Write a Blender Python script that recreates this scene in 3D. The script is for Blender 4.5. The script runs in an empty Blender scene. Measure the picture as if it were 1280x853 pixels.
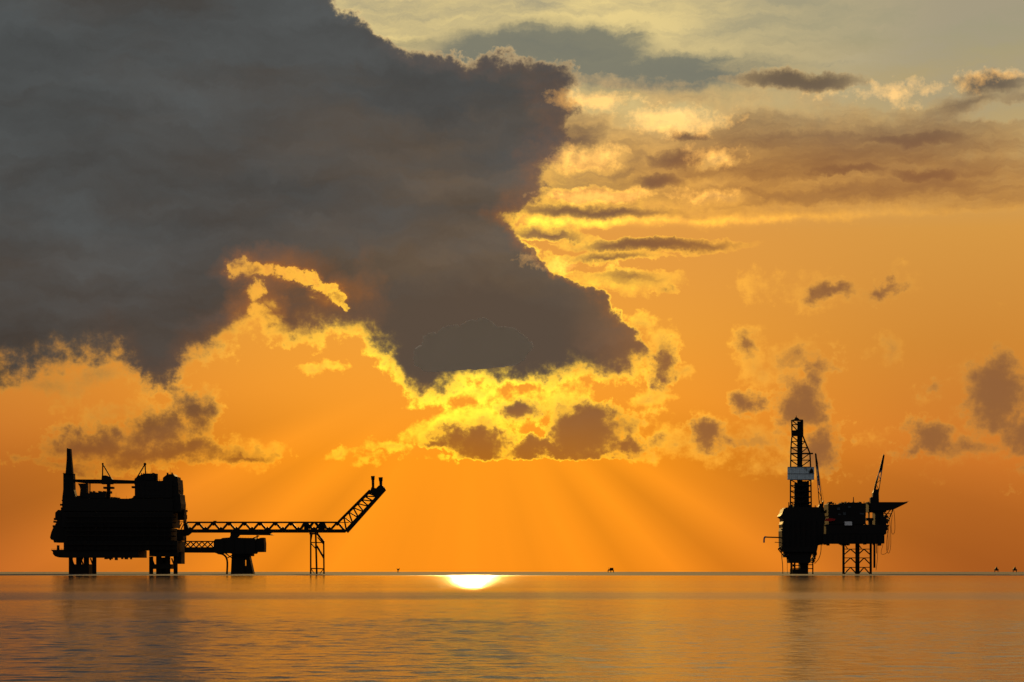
import bpy, bmesh, math, random
import numpy as np
from mathutils import Vector, Matrix

# ---------------------------------------------------------------- camera
SC = bpy.context.scene
COL = SC.collection
F = 3292.0            # focal length in photograph pixels (22 degree lens)
CAM_H = 2.0           # eye height over the water, metres
cam_d = bpy.data.cameras.new('camera')
cam = bpy.data.objects.new('camera', cam_d); COL.objects.link(cam)
cam.location = (0, 0, CAM_H); cam.rotation_euler = (math.radians(90), 0, 0)
cam_d.sensor_width = 36.0
cam_d.lens = 36.0 * F / 1280.0
cam_d.shift_y = (715.0 - 426.5) / 1280.0
cam_d.clip_start = 0.5; cam_d.clip_end = 400000.0
SC.camera = cam

# ---------------------------------------------------------------- render settings
SC.view_settings.view_transform = 'Standard'
SC.view_settings.look = 'None'
SC.view_settings.exposure = 0.0
SC.view_settings.gamma = 1.0
SC.render.engine = 'CYCLES'
SC.cycles.use_adaptive_sampling = True
SC.cycles.adaptive_threshold = 0.015
SC.cycles.use_denoising = True
SC.cycles.max_bounces = 11
SC.cycles.volume_bounces = 10

def lin(r, g, b):
    f = lambda c: (c/255/12.92) if c/255 <= 0.04045 else ((c/255+0.055)/1.055)**2.4
    return (f(r), f(g), f(b))

def sky_uv(x, y):
    """direction of a photograph point as (azimuth, elevation) scaled by F"""
    az = math.atan((x-640.0)/F)
    el = math.atan((715.0-y)/F*math.cos(az))
    return az*F, el*F

SUN_X, SUN_Y = 590.0, 439.8
_su, _sv = sky_uv(SUN_X, SUN_Y)
SUN_AZ, SUN_EL = _su/F, _sv/F

# ---------------------------------------------------------------- world: sky and clouds
world = bpy.data.worlds.new('World'); SC.world = world
world.use_nodes = True
WT = world.node_tree
WT.nodes.clear()
world.cycles.sampling_method = 'MANUAL'
world.cycles.sample_map_resolution = 1024

class Sock:
    """a shader socket with arithmetic"""
    def __init__(self, s, t): self.s = s; self.t = t
    def _op(self, op, a, b=None, c=None, clamp=False):
        n = self.t.nodes.new('ShaderNodeMath'); n.operation = op; n.use_clamp = clamp
        for i, v in enumerate((a, b, c)):
            if v is None: continue
            if isinstance(v, Sock): self.t.links.new(v.s, n.inputs[i])
            else: n.inputs[i].default_value = float(v)
        return Sock(n.outputs[0], self.t)
    def __add__(self, o): return self._op('ADD', self, o)
    def __radd__(self, o): return self._op('ADD', o, self)
    def __sub__(self, o): return self._op('SUBTRACT', self, o)
    def __rsub__(self, o): return self._op('SUBTRACT', o, self)
    def __mul__(self, o): return self._op('MULTIPLY', self, o)
    def __rmul__(self, o): return self._op('MULTIPLY', o, self)
    def __truediv__(self, o): return self._op('DIVIDE', self, o)
    def __neg__(self): return self._op('MULTIPLY', self, -1.0)
    def max(self, o): return self._op('MAXIMUM', self, o)
    def min(self, o): return self._op('MINIMUM', self, o)
    def pow(self, o): return self._op('POWER', self, o)
    def exp(self): return self._op('EXPONENT', self)
    def sin(self): return self._op('SINE', self)
    def sqrt(self): return self._op('SQRT', self)
    def clamp(self): return self._op('ADD', self, 0.0, clamp=True)
    def mad(self, a, b): return self._op('MULTIPLY_ADD', self, a, b)
    def atan2(self, o): return self._op('ARCTAN2', self, o)
    def asin(self): return self._op('ARCSINE', self)
    def step(self, a, b, lo=0.0, hi=1.0):
        n = self.t.nodes.new('ShaderNodeMapRange'); n.interpolation_type = 'SMOOTHSTEP'
        self.t.links.new(self.s, n.inputs[0])
        for i, v in enumerate((a, b, lo, hi)): n.inputs[i+1].default_value = float(v)
        return Sock(n.outputs[0], self.t)

def vmath(t, op, a, b=None, c=None, scale=None):
    n = t.nodes.new('ShaderNodeVectorMath'); n.operation = op
    for i, v in enumerate((a, b, c)):
        if v is None: continue
        if isinstance(v, Sock): t.links.new(v.s, n.inputs[i])
        else: n.inputs[i].default_value = v
    if scale is not None:
        if isinstance(scale, Sock): t.links.new(scale.s, n.inputs['Scale'])
        else: n.inputs['Scale'].default_value = scale
    return Sock(n.outputs['Value'] if op in ('LENGTH', 'DISTANCE', 'DOT_PRODUCT') else n.outputs[0], t)

def combine(t, x, y, z=0.0):
    n = t.nodes.new('ShaderNodeCombineXYZ')
    for i, v in enumerate((x, y, z)):
        if isinstance(v, Sock): t.links.new(v.s, n.inputs[i])
        else: n.inputs[i].default_value = v
    return Sock(n.outputs[0], t)

def separate(t, v):
    n = t.nodes.new('ShaderNodeSeparateXYZ'); t.links.new(v.s, n.inputs[0])
    return [Sock(o, t) for o in n.outputs]

def noise(t, vec, scale, detail, rough=0.55, color=False, dims='3D', lac=2.0):
    n = t.nodes.new('ShaderNodeTexNoise'); n.noise_dimensions = dims
    t.links.new(vec.s, n.inputs['Vector'])
    n.inputs['Scale'].default_value = scale; n.inputs['Detail'].default_value = detail
    n.inputs['Roughness'].default_value = rough; n.inputs['Lacunarity'].default_value = lac
    return Sock(n.outputs['Color' if color else 'Fac'], t)

def curve(t, x, pts, x0, x1, y0, y1):
    """piecewise-linear function of x through pts"""
    n = t.nodes.new('ShaderNodeFloatCurve')
    m = n.mapping; m.use_clip = False
    c = m.curves[0]
    q = sorted(((min(max((a-x0)/(x1-x0), 0), 1), (b-y0)/(y1-y0)) for a, b in pts))
    while len(c.points) < len(q): c.points.new(0.5, 0.5)
    for p, (a, b) in zip(c.points, q):
        p.location = (a, b); p.handle_type = 'VECTOR'
    m.update()
    xn = ((x - x0) * (1.0/(x1-x0))).clamp()
    t.links.new(xn.s, n.inputs['Value'])
    return Sock(n.outputs[0], t).mad(y1-y0, y0)

def mixc(t, fac, a, b):
    n = t.nodes.new('ShaderNodeMix'); n.data_type = 'RGBA'; n.clamp_factor = True
    for i, v in ((0, fac), (6, a), (7, b)):
        if isinstance(v, Sock): t.links.new(v.s, n.inputs[i])
        elif i == 0: n.inputs[0].default_value = v
        else: n.inputs[i].default_value = (*v, 1.0)
    return Sock(n.outputs[2], t)

def ramp(t, x, stops):
    n = t.nodes.new('ShaderNodeValToRGB')
    t.links.new(x.s, n.inputs[0])
    e = n.color_ramp.elements
    while len(e) < len(stops): e.new(0.5)
    for el, (p, c) in zip(e, stops):
        el.position = p
    for el, (p, c) in zip(e, stops):
        el.color = (*c, 1.0)
    return Sock(n.outputs[0], t)
def blobs(t, P, lst):
    """largest of many soft ellipses given in photograph points: (x, y, rx, ry, weight)"""
    acc = None
    for (x, y, rx, ry, w) in lst:
        u, v = sky_uv(x, y)
        q = vmath(t, 'MULTIPLY_ADD', P, (1/rx, 1/ry, 0), (-u/rx, -v/ry, 0))
        b = vmath(t, 'LENGTH', q).mad(-w, w)
        acc = b if acc is None else acc.max(b)
    return acc

def build_sky():
    t = WT
    tc = t.nodes.new('ShaderNodeTexCoord')
    x, y, z = separate(t, Sock(tc.outputs['Generated'], t))
    U = x.atan2(y) * F
    V = z.asin() * F
    P0 = combine(t, U, V)
    # ---- noises
    w1 = noise(t, P0, 1/170, 6, 0.62, color=True)
    warp = vmath(t, 'MULTIPLY_ADD', w1, (110, 84, 0), (-55, -42, 0))
    w2 = noise(t, P0, 1/30, 5, 0.66, color=True)
    warp2 = vmath(t, 'MULTIPLY_ADD', w2, (40, 34, 0), (-20, -17, 0))
    P = vmath(t, 'ADD', vmath(t, 'ADD', P0, warp), warp2)
    Ux, Vx, _ = separate(t, P)
    Pq = vmath(t, 'ADD', vmath(t, 'ADD', P0, vmath(t, 'MULTIPLY', warp, (0.8, 0.42, 0))), vmath(t, 'SCALE', warp2, scale=0.8))
    nb = (noise(t, P0, 1/52, 7, 0.62) - 0.5) * 2.4            # billows
    nf = (noise(t, P0, 1/13, 4, 0.65) - 0.5) * 2.0       # fine crumbs
    Pa = vmath(t, 'MULTIPLY', Pq, (1/230, 1/48, 1))
    na = (noise(t, Pa, 1.0, 7, 0.62) - 0.5) * 1.8             # stretched layers
    Pl = vmath(t, 'MULTIPLY', P, (1/420, 1/170, 1))
    nl = (noise(t, Pl, 1.0, 5, 0.55) - 0.5) * 1.5            # broad tone

    Ps = vmath(t, 'MULTIPLY', P, (1/330, 1/105, 1))
    ns = (noise(t, Ps, 1.0, 6, 0.58) - 0.5) * 2.0
    # ---- clear air: colour by height, dimmer and redder away from the sun
    su, sv = sky_uv(SUN_X, SUN_Y)
    du, dv = U - su, V - sv
    ds = (du*du + dv*dv*1.3).sqrt()
    h = (V * (1/2400.0)).clamp()
    k = 1/2400.0
    near = ramp(t, h, [(0, lin(255, 146, 26)), (140*k, lin(255, 152, 28)), (300*k, lin(238, 158, 56)), (420*k, lin(226, 154, 68)),
                       (520*k, lin(214, 162, 88)), (580*k, lin(196, 168, 112)), (660*k, lin(176, 164, 126)), (900*k, lin(140, 142, 132)), (1500*k, lin(88, 104, 124)), (1, lin(60, 82, 112))])
    side = ramp(t, h, [(0, lin(192, 104, 38)), (140*k, lin(210, 120, 42)), (280*k, lin(206, 134, 52)), (420*k, lin(212, 150, 68)),
                       (540*k, lin(190, 162, 108)), (660*k, lin(160, 154, 124)), (900*k, lin(126, 130, 126)), (1500*k, lin(80, 94, 112)), (1, lin(56, 76, 104))])
    back = ramp(t, h, [(0, lin(140, 122, 118)), (300*k, lin(136, 124, 126)), (900*k, lin(112, 118, 134)), (1, lin(72, 92, 122))])
    ad = (du*du).sqrt()
    clear = mixc(t, ad.step(120, 640), near, side)
    clear = mixc(t, ad.step(1200, 6500), clear, back)

    # ---- shafts of light fanning out from the hidden sun
    th = du.atan2(-dv)
    D_ = math.pi/180
    shaft = curve(t, th, [(a_*D_, b_) for a_, b_ in ((-120, 0), (-86, 0), (-77, -.24), (-71, -.24), (-64, .06), (-57, -.10), (-50, .05), (-42, -.12), (-33, .04), (-20, -.03), (0, .02),
                    (16, -.04), (27, .03), (36, -.10), (43, .05), (50, -.16), (56, .04), (62, -.12), (67, -.24), (73, -.2), (79, .0), (86, -.12), (94, 0), (120, 0))], -120*D_, 120*D_, -0.5, 0.5)
    rn = shaft + (noise(t, combine(t, th*1.0, 3.7), 9.0, 2, 0.5) - 0.5) * 0.07
    low = V.step(sv-20, sv-190) * ds.step(80, 300) * ad.step(1600, 900)
    shade = 1.0 + low * rn * 1.25
    # ---- thin high veil, upper right
    veil = (V.step(480, 660) * (na*2.4 + 0.6)).clamp()
    veilc = mixc(t, ad.step(120, 620), lin(232, 208, 140), lin(164, 154, 128))
    veilc = mixc(t, V.step(720, 1150), veilc, lin(150, 148, 138))
    base = mixc(t, veil, clear, veilc)
    teal = blobs(t, Pq, [(660, 75, 190, 48, 1), (840, 95, 200, 36, 0.8)])
    base = mixc(t, (teal + na*0.9).step(0.0, 0.5) * 0.9, base, lin(106, 112, 104))
    base = vmath(t, 'SCALE', base, scale=shade)

    # ---- the great dark bank: lower edge (outer glow and inner dark), right edge, upper edge
    def uy(pts):
        return [(sky_uv(a, b)[0], sky_uv(a, b)[1]) for a, b in pts]
    lo = uy([(-20, 490), (30, 488), (70, 478), (110, 478), (150, 480), (185, 494), (210, 494), (250, 480), (285, 462), (320, 446), (360, 440),
             (400, 444), (440, 440), (455, 462), (475, 486), (500, 506), (525, 514), (550, 515), (580, 518), (610, 508), (630, 490),
             (660, 478), (700, 486), (730, 478), (770, 474), (800, 474), (815, 470)])
    li = uy([(-20, 450), (30, 446), (70, 430), (110, 428), (150, 440), (185, 476), (210, 478), (235, 458), (265, 440), (295, 424), (315, 404),
             (345, 408), (400, 410), (440, 412), (462, 414), (478, 432), (492, 458), (508, 482), (528, 490), (548, 484), (570, 470), (600, 460),
             (650, 464), (690, 464), (720, 452), (760, 450), (785, 452), (800, 444), (815, 420)])
    Lo = curve(t, Ux, lo, -661, 176, 150, 350)
    Li = curve(t, Ux, li, -661, 176, 150, 350)
    s_low = (Vx - Lo) / (Li - Lo).max(9.0)
    right = [(800, 474), (806, 440), (798, 420), (775, 396), (764, 380), (742, 362), (722, 348), (694, 334), (668, 318), (654, 300), (642, 284),
             (640, 274), (668, 256), (686, 236), (694, 205), (700, 186), (722, 172), (730, 152), (716, 136), (702, 122), (704, 104), (706, 88), (716, 60), (730, 0)]
    rp = [(sky_uv(a, b)[1], sky_uv(a, b)[0]) for a, b in right]
    Xr = curve(t, Vx, rp, 235, 705, -10, 190)
    s_right = (Xr - Ux) * V.step(415, 455, 1/10.0, 1/30.0) + V.step(415, 455, 0.25, 0.75) + na * V.step(415, 470, 0.0, 1.6)
    up = uy([(360, -60), (400, -16), (425, 4), (445, 16), (480, 34), (505, 52), (530, 62), (556, 68), (590, 80), (620, 76), (645, 74), (680, 78), (705, 84), (730, 100)])
    Yu = curve(t, Ux, up, -280, 100, 590, 780)
    s_up = (Yu - Vx) * (1/9.0) + Ux.step(-236, -300, 0, 60) + 0.2
    s = s_low.min(s_right).min(s_up)
    s = s.min((U + 3600) * (1/500.0)).min((Vx*-1.0 - U*0.28 + 1020.0 + ns*260.0) * (1/110.0))
    # rents in the bank where the light comes through
    Ph = vmath(t, 'ADD', vmath(t, 'ADD', P0, vmath(t, 'SCALE', warp, scale=0.4)), warp2)
    hole = blobs(t, Ph, [(298, 333, 28, 18, 1.2), (325, 336, 36, 16, 1.3), (355, 339, 36, 13, 1.5), (383, 346, 32, 13, 1.7), (406, 356, 25, 13, 1.8), (424, 368, 17, 13, 1.8), (432, 380, 10, 11, 1.7), (338, 376, 22, 18, 0.55), (395, 372, 28, 10, 0.5),
                        (318, 362, 16, 24, 1.2), (322, 388, 16, 22, 1.2), (326, 408, 40, 22, 1.4), (352, 424, 46, 18, 1.3)])
    hf = (hole + nb*1.0 + nf*0.35).step(-0.12, 0.95)
    # s -> 0.4 where the rent is open
    s = s + (0.42 - s.min(4.0)) * hf - (s - s.min(4.0)) * hf
    s = s + (nb*1.25 + nf*0.35) * (1.0 - s.step(1.5, 4))
    s0 = s
    tau = s.max(0.0).min(3.0).pow(2.0) * 2.9

    # ---- heaped clouds low down: cores thick, skirts thin
    thick = blobs(t, P, [
        (596, 558, 64, 24, 2.6), (655, 516, 38, 24, 2.2), (740, 542, 72, 46, 3.0), (785, 562, 46, 18, 2.4), (690, 566, 90, 14, 2.6), (545, 564, 44, 10, 1.5), (720, 572, 110, 8, 1.8),
        (115, 556, 80, 26, 2.1), (185, 546, 60, 34, 2.3), (240, 524, 44, 40, 2.5), (200, 566, 160, 18, 2.3), (300, 570, 80, 10, 1.9), (90, 575, 80, 14, 1.6),
        (880, 545, 34, 24, 2.6), (932, 506, 32, 24, 2.2), (1002, 508, 52, 44, 2.7), (1026, 556, 34, 42, 2.5), (1034, 462, 26, 30, 1.7), (942, 418, 24, 18, 1.3), (1000, 445, 24, 16, 1.0), (915, 552, 60, 12, 1.2),
        (1252, 500, 52, 60, 2.3), (1290, 556, 55, 46, 2.1), (1162, 556, 42, 27, 2.4), (1142, 566, 30, 18, 1.8), (1166, 487, 30, 16, 1.3), (1215, 565, 60, 16, 1.2),
        (815, 452, 22, 28, 2.2), (822, 478, 18, 18, 1.8),
        (1040, 363, 38, 16, 1.9), (1096, 368, 32, 18, 2.3), (830, 356, 28, 10, 1.2)])
    thin = blobs(t, P, [
        (492, 566, 46, 11, 1.2), (540, 552, 48, 22, 1.3), (592, 538, 60, 26, 1.2), (652, 512, 50, 36, 1.3), (700, 510, 60, 34, 1.3), (770, 540, 50, 42, 1.2), (806, 572, 46, 16, 1.0),
        (596, 494, 40, 24, 1.2), (600, 585, 120, 6, 0.8),
        (312, 566, 54, 24, 1.1), (342, 560, 26, 16, 1.1), (255, 500, 28, 20, 1.0), (150, 520, 50, 22, 0.8), (60, 470, 80, 28, 0.9), (130, 470, 70, 26, 1.0),
        (930, 548, 100, 38, 1.0), (1000, 448, 56, 42, 1.0), (1036, 476, 28, 40, 1.0), (944, 418, 32, 24, 1.0), (962, 456, 40, 30, 0.9), (850, 560, 50, 26, 0.8),
        (1220, 566, 110, 34, 0.8), (1170, 490, 36, 22, 0.8), (1240, 500, 60, 66, 0.8),
        (392, 468, 34, 9, 1.0), (430, 567, 24, 9, 1.1), (470, 580, 26, 7, 0.9), (690, 602, 24, 9, 1.1), (600, 596, 18, 4, 1.0), (534, 612, 22, 4, 1.0), (645, 603, 11, 4, 1.0),
        (1100, 440, 18, 19, 0.9), (985, 580, 120, 12, 0.6), (812, 434, 26, 40, 1.3), (842, 468, 28, 14, 1.2), (800, 500, 34, 14, 1.0), (795, 405, 18, 18, 1.2),
        (1065, 366, 80, 20, 0.7), (980, 350, 60, 20, 0.6), (760, 345, 14, 20, 1.2), (686, 326, 26, 14, 1.3)])
    _, vbase = sky_uv(690, 573)
    cut = ((vbase - V - nf*3.0) * (1/4.0)).max(0.0) * (U.step(-170, -110) * U.step(190, 130))      # level base of the heap under the sun
    tk = (thick + nb*2.0 + nf*0.4 - 0.1 - cut).max(0.0).pow(1.5) * ad.step(260, 150, 2.0, 3.0)
    tn = (thin * 0.75 + nb*0.95 + nf*0.22 - cut*0.4 + 0.0).max(0.0).pow(1.5) * 1.5
    tau = tau.max(tk + tn * (1.0 - tk.step(0.2, 2.0)))

    # ---- layered streaks on the right
    lay = blobs(t, Pq, [
        (985, 99, 96, 15, 2.6), (1236, 110, 66, 18, 1.7), (852, 196, 80, 19, 2.6), (872, 169, 40, 11, 2.2), (1130, 174, 180, 20, 1.9), (1060, 213, 100, 13, 2.2),
        (1152, 218, 64, 15, 2.2), (820, 223, 60, 17, 2.4), (760, 264, 170, 12, 2.0), (815, 304, 140, 12, 2.6), (690, 292, 80, 10, 2.4), (760, 322, 80, 10, 1.6),
        (720, 172, 60, 60, 1.6), (800, 345, 80, 24, 1.2), (1040, 192, 440, 74, 1.5), (780, 205, 180, 90, 1.2), (1050, 240, 440, 36, 1.4), (1200, 130, 160, 30, 0.9), (860, 120, 180, 26, 0.8)])
    gaps = blobs(t, Pq, [(742, 128, 84, 18, 1.0), (838, 148, 90, 22, 1.1), (735, 196, 56, 20, 1.0), (742, 242, 84, 12, 1.1), (900, 200, 40, 12, 0.8), (1130, 118, 120, 18, 0.7), (780, 330, 120, 9, 0.9), (780, 290, 160, 7, 0.9),
                        (1270, 140, 80, 14, 0.8), (900, 245, 60, 12, 0.7)])
    ls = lay + na*1.5 + nb*0.5 - gaps.max(0.0)*1.5
    tau_l = ls.max(0.0).min(2.6).pow(1.3) * 2.0
    gold = blobs(t, Pq, [(742, 128, 70, 15, 1.0), (845, 150, 80, 22, 1.1), (730, 196, 50, 20, 1.0), (748, 243, 90, 11, 1.1), (900, 192, 44, 14, 0.8), (1120, 112, 100, 14, 0.6), (1240, 98, 60, 8, 0.6), (700, 330, 60, 12, 0.8), (880, 240, 60, 10, 0.6)])
    goldf = (gold + nb*1.1 + nf*0.55 - 0.1).max(0.0).min(0.9)
    _, l0 = sky_uv(650, 278); _, l1 = sky_uv(1280, 262)
    ln = (V - (U * ((l1-l0)/630.0) + (l0 - 10*(l1-l0)/630.0)) + (Vx - V)*0.35)
    line = (ln*ln*(-1/26.0)).exp() * U.step(-5, 40) * U.step(640, 150, 0.25, 1.0) * (na*0.8 + 0.85).max(0.0)
    # the layers go on round the whole sky, thinning overhead
    rest = ((na*1.7 + nl*2.2 - 0.30) * (ad.step(760, 1300) * V.step(2600, 700))).max(0.0) * 2.6
    tau_l = tau_l + rest
    tau = tau.max(tau_l)

    # ---- light through and round the clouds
    T = (-tau).exp()
    g = (ds * (-1/70.0)).exp() * 0.8 + (ds * (-1/230.0)).exp() * 2.1 + 0.10
    glowc = mixc(t, V.step(420, 680), (1.0, 0.48, 0.025), (1.0, 0.64, 0.22))
    glowc = mixc(t, ds.step(30, 420), (1.0, 0.68, 0.02), glowc)
    edge = (tau * (tau * -1.25).exp() * 1.75 + line*0.8) * (1.0 + nb*0.8 + nf*0.55).max(0.12)
    glow = vmath(t, 'SCALE', glowc, scale=edge * g * ad.step(5000, 900, 0.12, 1.0))
    glow = vmath(t, 'ADD', glow, vmath(t, 'SCALE', (0.62, 0.30, 0.05), scale=goldf))
    tone = (nl * 2.2 + na*0.5 + V.step(260, 620, 0.15, 0.85)).clamp()
    dark = mixc(t, tone, mixc(t, U.step(-420, 40), lin(64, 61, 58), lin(97, 83, 68)), lin(71, 77, 79))
    dark = vmath(t, 'SCALE', dark, scale=1.0 + ns*0.75)
    leak = (s0.step(3.4, 0.8) * ds.step(520, 120)).clamp()
    halo = blobs(t, Ph, [(345, 336, 90, 34, 1.0), (420, 362, 46, 30, 1.0), (322, 385, 44, 54, 1.0)])
    dark = mixc(t, (halo.max(0.0)*0.5 + leak*0.34).min(0.6), dark, lin(176, 104, 44))
    belly = blobs(t, P, [(530, 462, 60, 40, 1.6), (700, 440, 120, 34, 1.4), (592, 428, 210, 100, 2.2)])
    dark = mixc(t, belly.clamp()*0.97, dark, lin(79, 70, 62))
    dark = mixc(t, V.step(255, 110, 0.0, 0.88) , dark, vmath(t, 'SCALE', clear, scale=0.47))
    dark = mixc(t, (U.step(50, 260) * V.step(700, 440, 0.3, 1.0)) * 0.85, dark, mixc(t, V.step(480, 610), lin(150, 98, 55), lin(126, 104, 76)))
    dark = mixc(t, ad.step(1500, 6500), dark, lin(66, 66, 72))
    body = vmath(t, 'SCALE', dark, scale=1.0 - T)
    lit = vmath(t, 'SCALE', base, scale=T)
    col = vmath(t, 'ADD', vmath(t, 'ADD', lit, body), glow)
    # below the horizon the sea takes over; keep the air's own colour there
    bg = t.nodes.new('ShaderNodeBackground'); bg.inputs['Strength'].default_value = 1.0
    t.links.new(col.s, bg.inputs['Color'])
    # the physical dusk sky under it all
    nis = t.nodes.new('ShaderNodeTexSky'); nis.sky_type = 'NISHITA'; nis.sun_disc = False
    nis.sun_elevation = SUN_EL; nis.sun_rotation = SUN_AZ
    nis.dust_density = 4.0; nis.air_density = 1.6
    bg2 = t.nodes.new('ShaderNodeBackground'); bg2.inputs['Strength'].default_value = 0.0006
    t.links.new(nis.outputs[0], bg2.inputs['Color'])
    add = t.nodes.new('ShaderNodeAddShader')
    t.links.new(bg.outputs[0], add.inputs[0]); t.links.new(bg2.outputs[0], add.inputs[1])
    out = t.nodes.new('ShaderNodeOutputWorld')
    t.links.new(add.outputs[0], out.inputs['Surface'])
build_sky()

# ---------------------------------------------------------------- sun, behind the bank
sun_d = bpy.data.lights.new('sun', 'SUN')
sun_d.energy = 2.0; sun_d.angle = math.radians(0.53); sun_d.color = (1.0, 0.58, 0.16)
sun = bpy.data.objects.new('sun', sun_d); COL.objects.link(sun)
_dir = Vector((math.sin(SUN_AZ)*math.cos(SUN_EL), math.cos(SUN_AZ)*math.cos(SUN_EL), math.sin(SUN_EL)))
sun.rotation_euler = _dir.to_track_quat('Z', 'Y').to_euler()
sun.location = _dir * 100
# ---------------------------------------------------------------- materials and mesh helpers
def link_obj(name, me, parent=None, **props):
    o = bpy.data.objects.new(name, me); COL.objects.link(o)
    if parent is not None: o.parent = parent
    for k, v in props.items(): o[k] = v
    return o

def new_mat(name):
    m = bpy.data.materials.new(name); m.use_nodes = True
    return m, m.node_tree, m.node_tree.nodes['Principled BSDF']

# ---------------------------------------------------------------- the sea: one sheet out to the horizon, real waves near by
def sea_material():
    m, t, b = new_mat('sea_water')
    geo = t.nodes.new('ShaderNodeNewGeometry')
    pos = Sock(geo.outputs['Position'], t)
    px, py, pz = separate(t, pos)
    dist = vmath(t, 'LENGTH', pos)
    b.inputs['Base Color'].default_value = (0.012, 0.016, 0.018, 1)
    b.inputs['IOR'].default_value = 1.34
    b.inputs['Specular IOR Level'].default_value = 0.85
    # wind patches: ruffled and slick water in long streaks
    streak = noise(t, vmath(t, 'MULTIPLY', pos, (1/220, 1/55, 1)), 1.0, 4, 0.5) - 0.5
    wob = streak * 160.0
    far = (dist + wob*0.6).step(1400, 1480)
    band = (dist + wob*0.5).step(178, 205) * (dist + wob*0.5).step(285, 235)     # a ruffled strip lying across the view
    rough = (streak * 0.09 + 0.100) - dist.step(300, 900) * 0.035 + far * 0.9 + band * 0.07 + dist.step(190, 60) * 0.03
    t.links.new(rough.clamp().s, b.inputs['Roughness'])
    # ripples too small for the mesh
    r1 = noise(t, vmath(t, 'MULTIPLY', pos, (1/0.32, 1/0.42, 1)), 1.0, 3, 0.6)
    r2 = noise(t, vmath(t, 'MULTIPLY', pos, (1/1.5, 1/1.7, 1)), 1.0, 4, 0.6)
    hgt = r1 * 0.024 + r2 * 0.026
    bump = t.nodes.new('ShaderNodeBump'); bump.inputs['Strength'].default_value = 1.0
    bump.inputs['Distance'].default_value = 1.0
    t.links.new((hgt * dist.step(1500, 60, 0.5, 1.0)).s, bump.inputs['Height'])
    t.links.new(bump.outputs[0], b.inputs['Normal'])
    return m

def build_sea():
    rng = np.random.default_rng(7)
    # rings
    r = [4.0]
    while r[-1] < 30: r.append(r[-1]*1.12)
    while r[-1] < 110: r.append(r[-1]+0.125)
    while r[-1] < 700: r.append(r[-1]*1.003)
    while r[-1] < 150000: r.append(r[-1]*1.09)
    r = np.array(r)
    fine = np.radians(np.linspace(-14.5, 14.5, 420))
    coarse = np.radians(np.linspace(14.5, 345.5, 120))[1:-1]
    a = np.concatenate([fine, coarse])
    A, R = np.meshgrid(a, r)
    X = R*np.sin(A); Y = R*np.cos(A); Z = np.zeros_like(X)
    dr = np.gradient(r)[:, None]*np.ones_like(X)
    da = R*(np.radians(29)/420)
    cell = np.maximum(dr, 0.5*da)
    out = np.abs((A+np.pi) % (2*np.pi)-np.pi) > np.radians(14.4)
    cell[out] = 50
    for i in range(60):
        L = 0.42*(2.6/0.42)**rng.random()
        th = rng.normal(0.25, 0.85)
        k = 2*np.pi/L
        amp = 0.0060*L/(2*np.pi)
        w = np.clip(L/cell/3.0-0.5, 0, 1)
        ph = rng.random()*2*np.pi
        arg = k*(X*np.sin(th)+Y*np.cos(th))+ph
        Z += w*amp*(np.sin(arg)+0.25*np.sin(2*arg+1.2))
    nr, na_ = X.shape
    co = np.stack([X, Y, Z], -1).reshape(-1, 3)
    idx = np.arange(nr*na_).reshape(nr, na_)
    q = np.stack([idx[:-1, :], idx[1:, :], np.roll(idx, -1, 1)[1:, :], np.roll(idx, -1, 1)[:-1, :]], -1).reshape(-1, 4)
    # close the middle with one fan
    co = np.vstack([co, [[0, 0, 0]]])
    me = bpy.data.meshes.new('sea')
    tri = np.stack([idx[0], np.roll(idx[0], -1), np.full(na_, nr*na_)], -1)
    loops = np.concatenate([q.ravel(), tri.ravel()])
    starts = np.concatenate([np.arange(len(q))*4, len(q)*4+np.arange(len(tri))*3])
    me.vertices.add(len(co)); me.vertices.foreach_set('co', co.ravel())
    me.loops.add(len(loops)); me.loops.foreach_set('vertex_index', loops.astype(np.int32))
    me.polygons.add(len(starts)); me.polygons.foreach_set('loop_start', starts.astype(np.int32))
    me.polygons.foreach_set('use_smooth', np.ones(len(starts), bool))
    me.update(calc_edges=True); me.validate()
    me.materials.append(sea_material())
    o = link_obj('sea', me, kind='structure')
    if me.polygons[0].normal.z < 0: me.flip_normals()
    return o
build_sea()

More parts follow.
